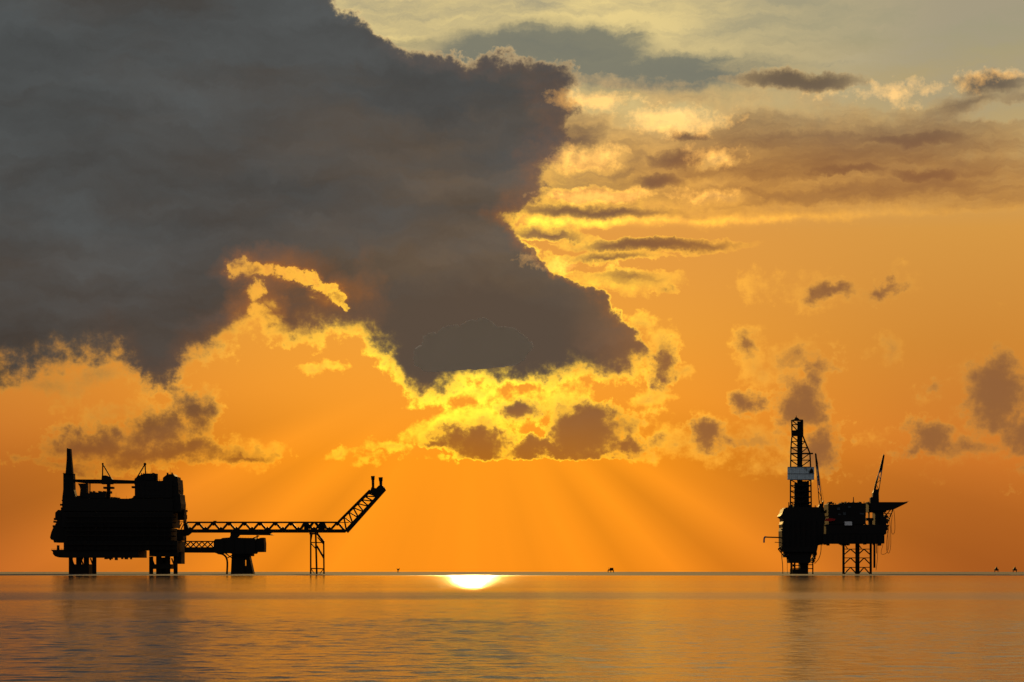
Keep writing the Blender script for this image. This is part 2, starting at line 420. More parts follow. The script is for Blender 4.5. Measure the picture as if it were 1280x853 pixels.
# ---------------------------------------------------------------- the belly of the bank that hides the sun: real vapour with ragged edges
def build_cloud():
    RC = 12000.0; s = RC/F
    low = [(528, 424), (520, 440), (524, 458), (536, 470), (552, 468), (570, 464), (590, 463), (612, 464), (634, 462), (652, 457), (664, 444)]
    up = [(528, 420), (546, 412), (566, 404), (592, 406), (616, 400), (640, 410), (656, 420), (664, 436)]
    ring = low + up[::-1]
    pts = []
    for (x1, y1), (x2, y2) in zip(ring, ring[1:]+ring[:1]):      # ragged outline
        k = max(2, int(math.hypot(x2-x1, y2-y1)/1.2))
        pts += [(x1+(x2-x1)*i/k, y1+(y2-y1)*i/k) for i in range(k)]
    rnd = random.Random(9); W_ = []
    for f in (3, 5, 8, 13, 21, 34, 55):
        W_ += [(f, rnd.random()*6.28, rnd.random()*6.28, 7.0/f**0.75)]
    n = len(pts); out = []
    for i, (x_, y_) in enumerate(pts):
        u = 2*math.pi*i/n
        dx = sum(a_*math.sin(f*u+p1) for f, p1, p2, a_ in W_); dy = sum(a_*math.sin(f*u+p2) for f, p1, p2, a_ in W_)
        dy *= 0.35 if y_ > 450 else 1.0
        out.append(Vector(((x_+dx-600)*s, 0, (430-y_-dy)*s)))
    hd = 60.0
    vs = [(v.x, -hd+0.44*v.z, v.z) for v in out] + [(v.x*1.0, hd+0.44*v.z, v.z+(18 if v.z < 0 else 9.6)) for v in out]
    fs = [tuple(range(n)), tuple(range(n, 2*n))[::-1]] + [(i, i+n, (i+1) % n+n, (i+1) % n) for i in range(n)]
    me = bpy.data.meshes.new('cloud'); me.from_pydata(vs, [], fs); me.update()
    bm = bmesh.new(); bm.from_mesh(me); bmesh.ops.recalc_face_normals(bm, faces=bm.faces); bm.to_mesh(me); bm.free()
    m = bpy.data.materials.new('cloud_vapour'); m.use_nodes = True
    t = m.node_tree; t.nodes.clear()
    v = t.nodes.new('ShaderNodeVolumePrincipled')
    v.inputs['Color'].default_value = (1.0, 0.918, 0.79, 1)
    v.inputs['Anisotropy'].default_value = -0.3
    v.inputs['Density'].default_value = 1.5
    o = t.nodes.new('ShaderNodeOutputMaterial'); t.links.new(v.outputs[0], o.inputs['Volume'])
    me.materials.append(m)
    ob = link_obj('cloud', me, label='dark belly of the cloud bank just above the brightest yellow edge', category='cloud')
    ob.location = ((600-640)*s, RC, CAM_H+(715-430)*s)
build_cloud()
# ---------------------------------------------------------------- steel paints
def steel(name, col, rough=0.6, rust=0.5, scale=0.35, metal=0.0):
    m, t, b = new_mat(name)
    tc = t.nodes.new('ShaderNodeTexCoord')
    p = Sock(tc.outputs['Object'], t)
    n1 = noise(t, vmath(t, 'MULTIPLY', p, (scale, scale, scale*0.3)), 1.0, 5, 0.65)
    n2 = noise(t, p, scale*6, 3, 0.6)
    k = (n1*0.8 + n2*0.4).step(0.62, 0.78) * rust
    c = mixc(t, k, col, (0.022, 0.012, 0.007))
    t.links.new(c.s, b.inputs['Base Color'])
    t.links.new((n2*0.3 + (rough-0.15)).s, b.inputs['Roughness'])
    b.inputs['Metallic'].default_value = metal
    b.inputs['Specular IOR Level'].default_value = 0.06
    return m
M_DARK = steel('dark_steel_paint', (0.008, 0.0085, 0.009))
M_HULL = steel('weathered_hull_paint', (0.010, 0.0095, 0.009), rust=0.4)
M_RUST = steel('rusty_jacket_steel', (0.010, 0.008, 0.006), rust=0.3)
M_PALE = steel('pale_grey_panel_paint', (0.46, 0.56, 0.62), rust=0.75, scale=0.5)
M_BLUE = steel('grey_blue_crane_paint', (0.16, 0.19, 0.22), rust=0.4)
M_RED = steel('red_container_paint', (0.30, 0.015, 0.012), rust=0.2)
M_WHITE = steel('white_container_paint', (0.62, 0.64, 0.66), rust=0.1)
M_HOSE = steel('black_rubber_hose', (0.02, 0.02, 0.02), rust=0.0)

class Rig:
    """builds one thing; lengths along the picture plane come as photograph points at a given depth"""
    def __init__(self, name, D, cx, label, category, group=None):
        self.D = D
        self.org = Vector(((cx-640)*D/F, D, 0.0))
        r = bpy.data.objects.new(name, None); COL.objects.link(r)
        r.empty_display_size = 5; r.location = self.org
        r['label'] = label; r['category'] = category
        if group: r['group'] = group
        self.root = r
    def pt(self, x, y, d=0.0):
        k = (self.D+d)/F
        return Vector(((x-640)*k, self.D+d, CAM_H+(715-y)*k)) - self.org
    def mesh(self, name, verts, faces, mat, parent=None, smooth=False):
        me = bpy.data.meshes.new(name)
        me.from_pydata([tuple(v) for v in verts], [], faces); me.update()
        if smooth:
            for p in me.polygons: p.use_smooth = True
        me.materials.append(mat)
        return link_obj(name, me, parent or self.root)
    def box(self, name, x0, x1, y0, y1, d0, d1, mat, parent=None, taper=0.0):
        """x0..x1 and y0 (top)..y1 (bottom) are the outline seen from the camera; d0 near, d1 far"""
        left = (x0+x1)/2 < 640
        k0, k1 = (self.D+d0)/F, (self.D+d1)/F
        xa = (x0-640)*(k0 if left else k1); xb = (x1-640)*(k1 if left else k0)
        if xb-xa < 0.12: xa, xb = (x0-640)*k0, (x1-640)*k0
        zt = CAM_H+(715-y0)*k0; zb = CAM_H+(715-y1)*k1
        if y1 >= 717: zb = -4.0
        if zt-zb < 0.1: zb = CAM_H+(715-y1)*k0
        ya, yb = self.D+d0, self.D+d1
        c = 0.0
        vs = []
        for (z, tpr) in ((zb, 0), (zt, taper)):
            w = (xb-xa)*tpr/2; e = (yb-ya)*tpr/2
            vs += [(xa+w, ya+e, z), (xb-w, ya+e, z), (xb-w, yb-e, z), (xa+w, yb-e, z)]
        vs = [Vector(v)-self.org for v in vs]
        return self.mesh(name, vs, BOXF, mat, parent)
    def beam(self, name, a, b, w, mat, parent=None, w2=None, h=None):
        """square steel member from a to b (photograph point + depth), w metres wide"""
        A, B = self.pt(*a), self.pt(*b)
        ax = (B-A).normalized()
        ref = Vector((0, 1, 0)) if abs(ax.y) < 0.9 else Vector((1, 0, 0))
        s1 = ax.cross(ref).normalized(); s2 = ax.cross(s1).normalized()
        w2 = w if w2 is None else w2
        vs = []
        for P_, ww in ((A, w), (B, w2)):
            for i, j in ((-1, -1), (1, -1), (1, 1), (-1, 1)):
                vs.append(P_ + s1*(i*ww/2) + s2*(j*(h or ww)/2))
        return self.mesh(name, vs, BOXF, mat, parent)
    def pipe(self, name, a, b, r, mat, parent=None, r2=None, n=10):
        A, B = self.pt(*a), self.pt(*b)
        if a[1] >= 717: A.z = -4
        if b[1] >= 717: B.z = -4
        return self._tube(name, [A, B], [r, r if r2 is None else r2], n, mat, parent)
    def _tube(self, name, pts, rad, n, mat, parent=None):
        vs, fs = [], []
        m = len(pts)
        for i, p in enumerate(pts):
            ax = (pts[min(i+1, m-1)]-pts[max(i-1, 0)]).normalized()
            ref = Vector((0, 1, 0)) if abs(ax.y) < 0.9 else Vector((1, 0, 0))
            s1 = ax.cross(ref).normalized(); s2 = ax.cross(s1).normalized()
            for k in range(n):
                th = 2*math.pi*k/n
                vs.append(p + (s1*math.cos(th)+s2*math.sin(th))*rad[i])
        for i in range(m-1):
            for k in range(n):
                k2 = (k+1) % n
                fs.append((i*n+k, i*n+k2, (i+1)*n+k2, (i+1)*n+k))
        fs.append(tuple(range(n))[::-1]); fs.append(tuple(range((m-1)*n, m*n)))
        return self.mesh(name, vs, fs, mat, parent, smooth=n > 6)
    def hose(self, name, pts, r, mat, parent=None, d=0.0):
        """smooth hanging line through photograph points"""
        P_ = [self.pt(x, y, d) for x, y in pts]
        out = []
        for i in range(len(P_)-1):
            p0, p1, p2, p3 = P_[max(i-1, 0)], P_[i], P_[i+1], P_[min(i+2, len(P_)-1)]
            for j in range(6):
                u = j/6
                out.append(0.5*((2*p1)+(p2-p0)*u+(2*p0-5*p1+4*p2-p3)*u*u+(3*p1-p0-3*p2+p3)*u**3))
        out.append(P_[-1])
        return self._tube(name, out, [r]*len(out), 6, mat, parent)
    def prism(self, name, pts, d0, d1, mat, parent=None):
        """outline (photograph points, any winding) with real depth from d0 to d1"""
        a = [self.pt(x, y, d0) for x, y in pts]; k = (self.D+d1)/(self.D+d0)
        b = [Vector((v.x, v.y+(d1-d0), v.z)) for v in a]
        n = len(pts)
        fs = [tuple(range(n)), tuple(range(n, 2*n))[::-1]] + [(i, i+n, (i+1) % n+n, (i+1) % n) for i in range(n)]
        return self.mesh(name, a+b, fs, mat, parent)
    def rail(self, x0, x1, y, d, parent=None, n=None, mat=None):
        """hand rail along a deck edge: posts and two bars, one part"""
        vs, fs = [], []
        def bar(A, B, w):
            ax = (B-A).normalized(); ref = Vector((0, 1, 0)) if abs(ax.y) < 0.9 else Vector((1, 0, 0))
            s1 = ax.cross(ref).normalized(); s2 = ax.cross(s1).normalized(); o = len(vs)
            for P_ in (A, B):
                for i, j in ((-1, -1), (1, -1), (1, 1), (-1, 1)): vs.append(P_+s1*(i*w/2)+s2*(j*w/2))
            fs.extend([tuple(q+o for q in f) for f in BOXF])
        A, B = self.pt(x0, y, d), self.pt(x1, y, d)
        n = n or max(2, int((B-A).length/2.2))
        up = Vector((0, 0, 1.15))
        bar(A+up, B+up, 0.1); bar(A+up*0.5, B+up*0.5, 0.07)
        for i in range(n+1):
            q = A.lerp(B, i/n); bar(q, q+up, 0.09)
        return self.mesh('hand_rail', vs, fs, mat or M_DARK, parent)
BOXF = [(0, 3, 2, 1), (4, 5, 6, 7), (0, 1, 5, 4), (1, 2, 6, 5), (2, 3, 7, 6), (3, 0, 4, 7)]

DIST = 2400.0
# ================================================================ production platform, left
def production_platform():
    R = Rig('production_platform', DIST, 150, 'massive black production platform at left with a tall stack and two cranes', 'oil platform')
    rnd = random.Random(11)
    # --- jacket: two leg clusters
    for (xs, gx) in (((88.5, 98.5, 108, 118), (87, 119.5)), ((189, 198.5, 209.5, 219.5), (187.5, 221))):
        for i, x in enumerate(xs):
            for d in (-16, 16):
                R.pipe('leg', (x, 696, d), (x, 718, d), 1.9 if i in (0, 3) else 2.5, M_RUST)
        fx0, fx1 = gx
        R.box('fender', fx0, fx1, 705.5, 711.5 if fx0 > 150 else 718, -19, 19, M_RUST)
        for x in (xs[0]+2.2, xs[1]+4, xs[3]-3.5):
            R.beam('brace', (x-1.5, 698, -17), (x+1.5, 706, -17), 1.2, M_RUST)
    R.box('leg_collar', 196, 212, 697, 718, -10, 12, M_RUST)
    # --- hull: stacked decks
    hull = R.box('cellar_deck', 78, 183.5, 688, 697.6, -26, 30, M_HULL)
    R.box('cellar_deck', 186.5, 231, 684, 696, -24, 30, M_HULL)
    R.prism('boat_deck', [(63.5, 687.6), (80, 687.2), (80, 697.4), (73, 697), (68.5, 695.4), (66, 692.6), (66, 690)], -24, 6, M_HULL)
    R.box('bollard', 71, 74.4, 681.8, 687.6, -18, -15, M_DARK)
    R.rail(64.5, 80, 687.6, -23)
    R.box('main_deck', 79.5, 231.5, 676, 688.5, -28, 32, M_HULL)
    R.box('plating', 81, 222, 660, 676.5, -24, 28, M_HULL)
    R.box('plating', 77.6, 225, 640, 660.5, -26, 28, M_HULL)
    R.box('plating', 78.4, 224, 623.5, 640.5, -22, 26, M_HULL)
    R.box('hanging_module', 218, 231, 690, 705.2, -14, 12, M_HULL)
    # lifeboat shelter hung off the left side
    R.prism('lifeboat_shelter', [(78, 638), (72.6, 637.4), (69, 641), (68.8, 648), (71.2, 650.5), (69.6, 655), (66.6, 659.5), (64, 665.5), (62.4, 672), (63.6, 674.6),
                                 (66.6, 675.6), (67.4, 678.4), (81, 678.4), (81, 638)], -20, 8, M_HULL)
    R.box('davit', 75, 79, 630, 632.4, -12, -8, M_DARK)
    R.box('davit', 76, 79, 634.5, 636.5, -16, -12, M_DARK)
    # ribs and pipe runs on the plating (seen only at a low angle of light)
    for i in range(16):
        x = 84+i*8.6
        R.box('stiffener', x, x+1.0, 641, 687, -29.2, -28.1, M_DARK)
    for y in (646, 653, 664, 670, 681):
        R.pipe('pipe_run', (82, y, -29.8), (220, y+0.4, -29.8), 0.55, M_RUST)
    # --- left stack
    st = R.prism('stack', [(77.4, 640), (77.8, 622), (79, 612), (79, 592.4), (82, 592.4), (82.8, 592), (91.6, 592), (92.2, 612), (94.6, 621), (95.6, 640)], -6, 5, M_DARK)
    R.prism('stack_top', [(81.8, 592.4), (83.2, 575), (83.4, 561), (84.2, 560.2), (85.4, 561), (88, 561.2), (88.8, 572), (90, 585), (90.4, 592.4)], -4, 3, M_DARK, st)
    R.box('stack_platform', 78.4, 93, 591.6, 593, -8, 7, M_DARK, st)
    R.rail(79.5, 92, 591.6, -8, st)
    # --- top deck left
    R.box('roof_module', 95.5, 105, 619.8, 624, -10, 8, M_HULL)
    R.prism('vent_column', [(97.2, 604.6), (108.6, 604.6), (108.6, 624), (99.2, 624), (100.4, 612), (99.4, 608)], -5, 5, M_HULL)
    R.box('post', 111.6, 113.2, 604, 618, -3, -1.6, M_DARK)
    R.box('roof_module', 108.4, 137, 616.6, 624, -14, 12, M_HULL)
    R.box('roof_hatch', 123, 125.4, 615.4, 616.8, -6, -3, M_DARK)
    R.box('roof_module', 137, 150.4, 623, 628, -16, 10, M_HULL)
    R.box('roof_tank', 142, 149, 622.6, 624.4, -10, 2, M_HULL)
    R.box('roof_module', 154.4, 162.4, 625.6, 630, -14, 6, M_HULL)
    R.prism('roof_module', [(161, 630), (163.6, 623.4), (166, 622), (167, 620), (171, 619.4), (171, 630)], -12, 10, M_HULL)
    R.rail(138, 150, 623, -16); R.rail(109, 136, 616.6, -14)
    # --- two pedestal cranes with a boom each, laid down between the stack and the tall block
    cr = R.prism('crane', [(126.8, 599.2), (127.2, 594.6), (132, 594.4), (138.6, 597), (140.6, 600), (140.4, 605.4), (127, 605.4)], -4, 4, M_DARK)
    R.box('pedestal', 133.4, 138.2, 605, 624, -2.5, 2.5, M_DARK, cr)
    R.box('pedestal_platform', 129, 143.2, 608.6, 611.6, -5, 5, M_DARK, cr)
    for d in (-3, 3):
        R.beam('gantry_post', (128.2, 596, d), (128.4, 580.4, d), 1.0, M_DARK, cr)
        R.beam('gantry_stay', (128.4, 580.4, d), (138.6, 597.6, d), 1.0, M_DARK, cr)
    R.beam('gantry_head', (128.4, 580, -3.4), (128.4, 580, 3.4), 1.6, M_DARK, cr)
    for d in (-2, 2):
        R.beam('boom_chord', (92, 600.2, d), (128, 600.4, d), 1.1, M_DARK, cr)
        R.beam('boom_chord', (92, 602.0, d), (128, 604.4, d), 1.1, M_DARK, cr)
    R.prism('boom_walkway', [(93, 600.4), (127.5, 600), (127.5, 604.8), (108, 604.6), (93, 602.6)], -1.6, 1.6, M_DARK, cr)
    c2 = R.prism('crane', [(167.2, 603), (168.4, 598.4), (173, 595), (178.6, 592.8), (196, 592.2), (196, 604), (168, 606)], -4, 4, M_DARK)
    R.box('pedestal', 168.4, 173, 604, 624, -2.5, 2.5, M_DARK, c2)
    R.box('pedestal_platform', 164.4, 171.6, 607.8, 610.8, -5, 5, M_DARK, c2)
    for d in (-3, 3):
        R.beam('gantry_post', (182, 594, d), (181.4, 580.6, d), 1.0, M_DARK, c2)
        R.beam('gantry_stay', (181.2, 580.6, d), (171.4, 597, d), 1.0, M_DARK, c2)
    R.pipe('gantry_head', (181.2, 580.4, -3.6), (181.2, 580.4, 3.6), 1.35, M_DARK, c2)
    R.prism('boom_walkway', [(140, 600), (168, 601), (168, 604.6), (140, 604.8)], -1.6, 1.6, M_DARK, c2)
    for d in (-2, 2):
        R.beam('boom_chord', (140, 600.2, d), (168, 601.4, d), 0.9, M_DARK, c2)
        R.beam('boom_chord', (140, 604.4, d), (168, 604.4, d), 0.9, M_DARK, c2)
    # --- tall accommodation block on the right
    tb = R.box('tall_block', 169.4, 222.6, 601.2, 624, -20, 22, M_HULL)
    R.box('roof_house', 181, 195, 592, 601.6, -12, 10, M_HULL, tb)
    R.prism('roof_house', [(203.4, 601.6), (203.6, 597.4), (206, 595.4), (209, 593), (216.6, 592.8), (218.6, 595.4), (221.6, 596.2), (222.4, 601.6)], -14, 10, M_HULL, tb)
    R.prism('side_plating', [(214, 618), (214, 600), (222.2, 599), (223.2, 612), (223, 617.2), (225, 618), (225.4, 624), (226.4, 630), (225.8, 640), (214, 640)], -18, 18, M_HULL)
    R.rail(196, 203, 601.2, -19, tb)
    for j in range(3):
        for i in range(8):
            x = 174+i*6.0; y = 606+j*6
            R.box('window', x, x+2.2, y, y+1.8, -20.25, -19.9, M_DARK, tb)
    # --- right side landing that carries the bridge
    R.box('landing', 223, 234.6, 637, 640.4, -12, 10, M_HULL)
    R.box('landing_wall', 229, 233.2, 640, 655, -10, 10, M_HULL)
    R.prism('landing_wall', [(222, 640), (230, 640), (230, 650), (222, 650)], -10, 10, M_HULL)
    R.beam('brace', (223, 652.6, -8), (231, 652.6, -8), 0.8, M_DARK)
    R.beam('brace', (223.4, 661.6, -8), (227, 654, -8), 0.8, M_DARK); R.beam('brace', (226.4, 661.8, -8), (230.4, 654, -8), 0.8, M_DARK)
    R.box('landing_wall', 221, 233, 662, 676.5, -12, 12, M_HULL)
    R.prism('bridge_bearing', [(229.6, 654), (233.4, 654), (236, 661), (238.4, 666), (234, 669.6), (229.6, 670)], -5, 5, M_HULL)
    R.rail(224, 234, 637, -12)
    # clutter that breaks the hard edges
    for i in range(34):
        x = rnd.uniform(96, 168); w = rnd.uniform(0.8, 3.2); h = rnd.uniform(0.6, 3.0)
        base = 624.2 if x < 108 else (616.8 if x < 136 else (623.2 if x < 150 else 626))
        R.box('deck_equipment', x, x+w, base-h, base+0.6, rnd.uniform(-12, -2), rnd.uniform(0, 10), M_DARK)
    for i in range(16):
        y = rnd.uniform(604, 636); w = rnd.uniform(0.5, 1.8)
        R.box('ventilation_duct', 222.0+(1.5 if y > 612 else 0)+(2.0 if y > 622 else 0), 223.2+(1.5 if y > 612 else 0)+(2.0 if y > 622 else 0)+w*0.6, y, y+rnd.uniform(1.0, 4.0), rnd.uniform(-14, -2), rnd.uniform(0, 8), M_DARK)
    for i in range(12):
        y = rnd.uniform(624, 676); x = 77.4 if y < 640 else 69.4-(y-640)*0.16
        R.box('ventilation_duct', x-rnd.uniform(0.2, 1.4), x+3, y, y+rnd.uniform(1.0, 3.4), rnd.uniform(-16, -4), rnd.uniform(-2, 6), M_DARK)
    for i in range(9):
        x = rnd.uniform(175, 221); h = rnd.uniform(0.8, 2.6)
        if 195 < x < 203: continue
        R.box('deck_equipment', x, x+rnd.uniform(1, 3), 593.4-h if (x > 206 and x < 217) or x < 195 else 600-h, 602, rnd.uniform(-8, 0), rnd.uniform(2, 8), M_DARK)
    for i in range(10):
        x = rnd.uniform(84, 182)
        R.box('pipe_drop', x, x+rnd.uniform(0.5, 1.3), 697, 697.6+rnd.uniform(0.8, 3.0), rnd.uniform(-20, 0), rnd.uniform(2, 16), M_DARK)
    for i in range(5):
        R.box('stair_flight', 225.6, 231.6, 640.8+i*1.8, 641.6+i*1.8, -13-i*0.3, -11, M_DARK)
    for (x, y, w, h) in ((100, 621, 2, 3), (153, 627, 1.5, 2), (222.6, 606, 1.4, 6), (224.6, 622, 1.6, 7), (232.6, 644, 1.4, 5), (76.8, 646, 1.2, 8), (231, 672, 1.4, 10)):
        R.box('junction_box', x, x+w, y, y+h, -9+rnd.random()*4, -4, M_DARK)
    for (x, y0, y1) in ((104, 613, 621), (145, 616, 623), (158, 620, 626), (190, 585, 592.4), (213, 586, 593), (199, 595, 601.6)):
        R.pipe('antenna', (x, y1, rnd.uniform(-6, 6)), (x, y0, 0), 0.10, M_DARK, r2=0.05, n=6)
production_platform()

# ================================================================ flare bridge
def flare_bridge():
    R = Rig('flare_bridge', DIST, 330, 'long lattice truss bridge with an upturned flare boom at its right end', 'bridge')
    W = 3.4
    yt, yb = 653.2, 664.6
    for d in (-W, W):
        R.beam('top_chord', (233.6, yt, d), (424, yt, d), 1.5, M_DARK)
        R.beam('bottom_chord', (233.6, yb, d), (432.6, yb, d), 1.3, M_DARK)
    R.box('walkway', 233.6, 432, 661.8, 666.2, -W-0.4, W+0.4, M_DARK)
    apex = [237.6+10*0]
    xs = 247.3; k = 0
    period = 19.36
    for i in range(10):
        ax = xs+i*period
        if ax > 430: break
        heavy = ax > 370 and ax < 412
        for d in (-W, W):
            w = 1.9
            R.beam('diagonal', (ax-period/2+0.4, yb-1, d), (ax-0.4, yt+0.3, d), w, M_DARK)
            R.beam('diagonal', (ax+0.4, yt+0.3, d), (ax+period/2-0.4, yb-1, d), w, M_DARK)
        R.beam('cross_beam', (ax, yt, -W), (ax, yt, W), 1.0, M_DARK)
        R.prism('gusset', [(ax-3.4, yt), (ax+3.4, yt), (ax+0.8, yt+4.2), (ax-0.8, yt+4.2)], -W-0.5, -W+0.5, M_DARK)
        R.prism('gusset', [(ax-period/2-4.4, yb-1.6), (ax-period/2+4.4, yb-1.6), (ax-period/2, yb-6.2)], -W-0.5, -W+0.5, M_DARK)
    # heavy frame above the support tower
    for (a, b) in (((381, yt), (376.6, 661)), ((404, yt), (408, 661)), ((386, 661), (391.4, yt)), ((400, 661), (394, yt))):
        for d in (-W, W): R.beam('diagonal', (a[0], a[1], d), (b[0], b[1], d), 2.3, M_DARK)
    R.box('service_box', 380, 386, 656.4, 663, -2, 2, M_DARK); R.box('service_box', 397.6, 406, 655.6, 663, -2, 2, M_DARK)
    R.box('winch', 266.6, 270.8, 651.2, 653.2, -2, 2, M_DARK)
    # deeper girder over the small platform
    R.prism('girder', [(288, 666), (340, 666), (337, 667.4), (342.6, 669.4), (330, 669.2), (288, 669)], -W, W, M_DARK)
    # knee and flare boom
    K0, K1 = (433.2, 664.8), (481, 611.6)
    T0, T1 = (423.0, 652.8), (463, 613.4)
    for d in (-W, W):
        R.beam('boom_chord', (*K0, d), (*K1, d*0.6), 3.6, M_DARK, w2=3.2)
        R.beam('boom_chord', (*T0, d), (*T1, d*0.6), 2.1, M_DARK, w2=2.8)
    lerp = lambda a, b, u: (a[0]+(b[0]-a[0])*u, a[1]+(b[1]-a[1])*u)
    us = [0.0, 0.17, 0.32, 0.46, 0.59, 0.71, 0.82, 0.92, 1.0]
    for i in range(len(us)-1):
        for d in (-W, W):
            dd = d*(1-0.4*us[i])
            a0, a1 = lerp(T0, T1, us[i]), lerp(T0, T1, us[i+1])
            b0, b1 = lerp(K0, K1, us[i]), lerp(K0, K1, us[i+1])
            R.beam('diagonal', (*b0, dd), (*a1, dd), 1.35, M_DARK)
            R.beam('strut', (*a1, dd), (*b1, dd), 1.1, M_DARK)
        R.beam('cross_beam', (*a1, -dd), (*a1, dd), 0.8, M_DARK)
    for d in (-W, W): R.beam('strut', (424, yt, d), (436, 653.4, d), 0.7, M_DARK)
    R.prism('boom_walkway', [(433.6, 665.4), (482, 611.8), (480.4, 609), (430.8, 662.6)], -1.6, 1.6, M_DARK)
    # head with two flare tips
    R.prism('flare_head', [(462, 616), (463.4, 611.6), (464.4, 609), (470, 610.6), (473.4, 607), (478.4, 607.4), (481.8, 611), (480, 615.4), (474, 620), (469, 619.4)], -2.6, 2.6, M_DARK)
    for (x, w, y0) in ((466.0, 2.1, 595.2), (475.8, 2.3, 596.8)):
        R.pipe('flare_tip', (x+0.4, 611, 0), (x+0.2, y0+5, 0), w*0.56, M_DARK, r2=w*0.60)
        R.pipe('flare_tip_shroud', (x+0.2, y0+5, 0), (x, y0, 0), w*0.72, M_DARK, r2=w*0.86)
flare_bridge()

# ================================================================ tower under the flare bridge
def bridge_tower():
    R = Rig('bridge_tower', DIST, 396, 'slim three legged steel tower holding up the flare bridge', 'tower')
    for d in (-4.5, 4.5):
        R.beam('leg', (388.4, 666, d), (388.4, 719, d), 1.35, M_RUST)
        R.beam('leg', (394.6, 666, d), (396.0, 719, d), 1.6, M_RUST)
        R.beam('leg', (404.6, 678, d), (405.0, 719, d), 1.35, M_RUST)
        R.beam('brace', (396, 666.4, d), (405, 678.4, d), 2.0, M_RUST)
        R.beam('brace', (390.4, 667, d), (388.4, 677.6, d), 0.9, M_RUST)
        R.beam('brace', (388.4, 678.4, d), (405, 678.4, d), 0.9, M_RUST)
        R.beam('brace', (388.4, 679, d), (396, 687.4, d), 1.0, M_RUST)
        R.beam('brace', (396, 682.6, d), (404.8, 697.6, d), 1.7, M_RUST)
        R.beam('brace', (397, 672, d), (404, 680, d), 0.9, M_RUST)
        R.beam('brace', (388.4, 710.8, d), (405, 711.2, d), 1.0, M_RUST)
        R.beam('brace', (388.6, 711, d), (393, 717, d), 0.7, M_RUST); R.beam('brace', (404.6, 711, d), (400, 717, d), 0.7, M_RUST)
    for x, y in ((388.4, 678.4), (405, 678.4), (388.4, 711), (405, 711)):
        R.beam('cross_beam', (x, y, -4.5), (x, y, 4.5), 0.8, M_RUST)
    R.box('bearing', 386.6, 398.4, 666.3, 668.4, -5.5, 5.5, M_DARK)
bridge_tower()

# ================================================================ small platform between
def wellhead_platform():
    R = Rig('wellhead_platform', DIST, 300, 'small squat platform on one thick tapered base under the truss bridge', 'oil platform')
    deck = R.prism('deck', [(267, 676.6), (269, 674), (276, 673.8), (278, 672.6), (287, 672), (297, 672.2), (303, 672.4), (318, 672.6), (319, 675), (319, 690.6), (318, 692.4), (292, 692.6), (284, 691.6), (272, 692.4), (267, 690.8)], -13, 13, M_HULL)
    R.prism('end_module', [(318.8, 674.6), (325.6, 672.4), (329.6, 672.2), (330.4, 680), (330.2, 690.2), (318.8, 690.4)], -11, 9, M_HULL)
    R.box('lower_deck', 289.6, 318, 690, 695.6, -10, 10, M_HULL)
    R.prism('bridge_pedestal', [(286.6, 672.6), (289.4, 666.4), (302, 666.2), (298.4, 669.8), (296, 672.6)], -4, 4, M_HULL)
    R.beam('post', (321.4, 669.2, -2), (321.4, 676, -2), 1.0, M_DARK); R.beam('davit', (316.6, 672.8, -2), (324, 670, -2), 0.9, M_DARK)
    R.prism('base', [(289.6, 694), (304.4, 694), (305, 719), (288.4, 719)], -8, 8, M_RUST)
    R.prism('base', [(307.6, 694), (311.4, 694), (316.8, 719), (307.8, 719)], -8, 8, M_RUST)
    R.prism('base_tie', [(304, 694), (308.4, 694), (308, 700.2), (304.2, 700.2)], -7, 7, M_RUST)
    R.prism('base_tie', [(304.2, 707.4), (308.4, 707.4), (308.6, 719), (304.4, 719)], -7, 7, M_RUST)
    for d in (-6, 6):
        R.hose('riser', [(272, 691.8), (277.6, 692.8), (281.6, 695.4), (283.6, 699.6), (284.2, 706), (283.6, 719)], 0.85, M_RUST, d=d)
    R.beam('brace', (282, 692, -6), (290, 697.6, -6), 1.0, M_RUST); R.beam('brace', (284.4, 697.6, -6), (290, 694.4, -6), 0.9, M_RUST)
    R.box('stiffener', 292, 293, 674, 690, -13.6, -12.9, M_DARK); R.box('stiffener', 305, 306, 674, 690, -13.6, -12.9, M_DARK); R.box('stiffener', 280, 281, 675, 690, -13.6, -12.9, M_DARK)
    R.rail(297, 317, 672.4, -12)
wellhead_platform()

def link_bridge():
    R = Rig('footbridge', DIST, 250, 'short low lattice footbridge joining the big platform to the small one', 'bridge')
    W = 2.6
    for d in (-W, W):
        R.beam('top_chord', (230.8, 677.0, d), (268, 677.0, d), 1.0, M_DARK)
        R.beam('bottom_chord', (230.8, 690.4, d), (268, 690.6, d), 1.0, M_DARK)
        for i in range(5):
            x = 231.2+i*7.1
            R.beam('lattice', (x, 684.4, d), (x+7.1, 677.2, d), 1.05, M_DARK)
            R.beam('lattice', (x, 677.2, d), (x+7.1, 684.4, d), 1.05, M_DARK)
    R.prism('walkway_side', [(230.8, 684.2), (268, 684.2), (268, 691), (230.8, 690.6)], -W-0.2, W+0.2, M_DARK)
    R.beam('cross_beam', (250, 677, -W), (250, 677, W), 0.7, M_DARK)
link_bridge()
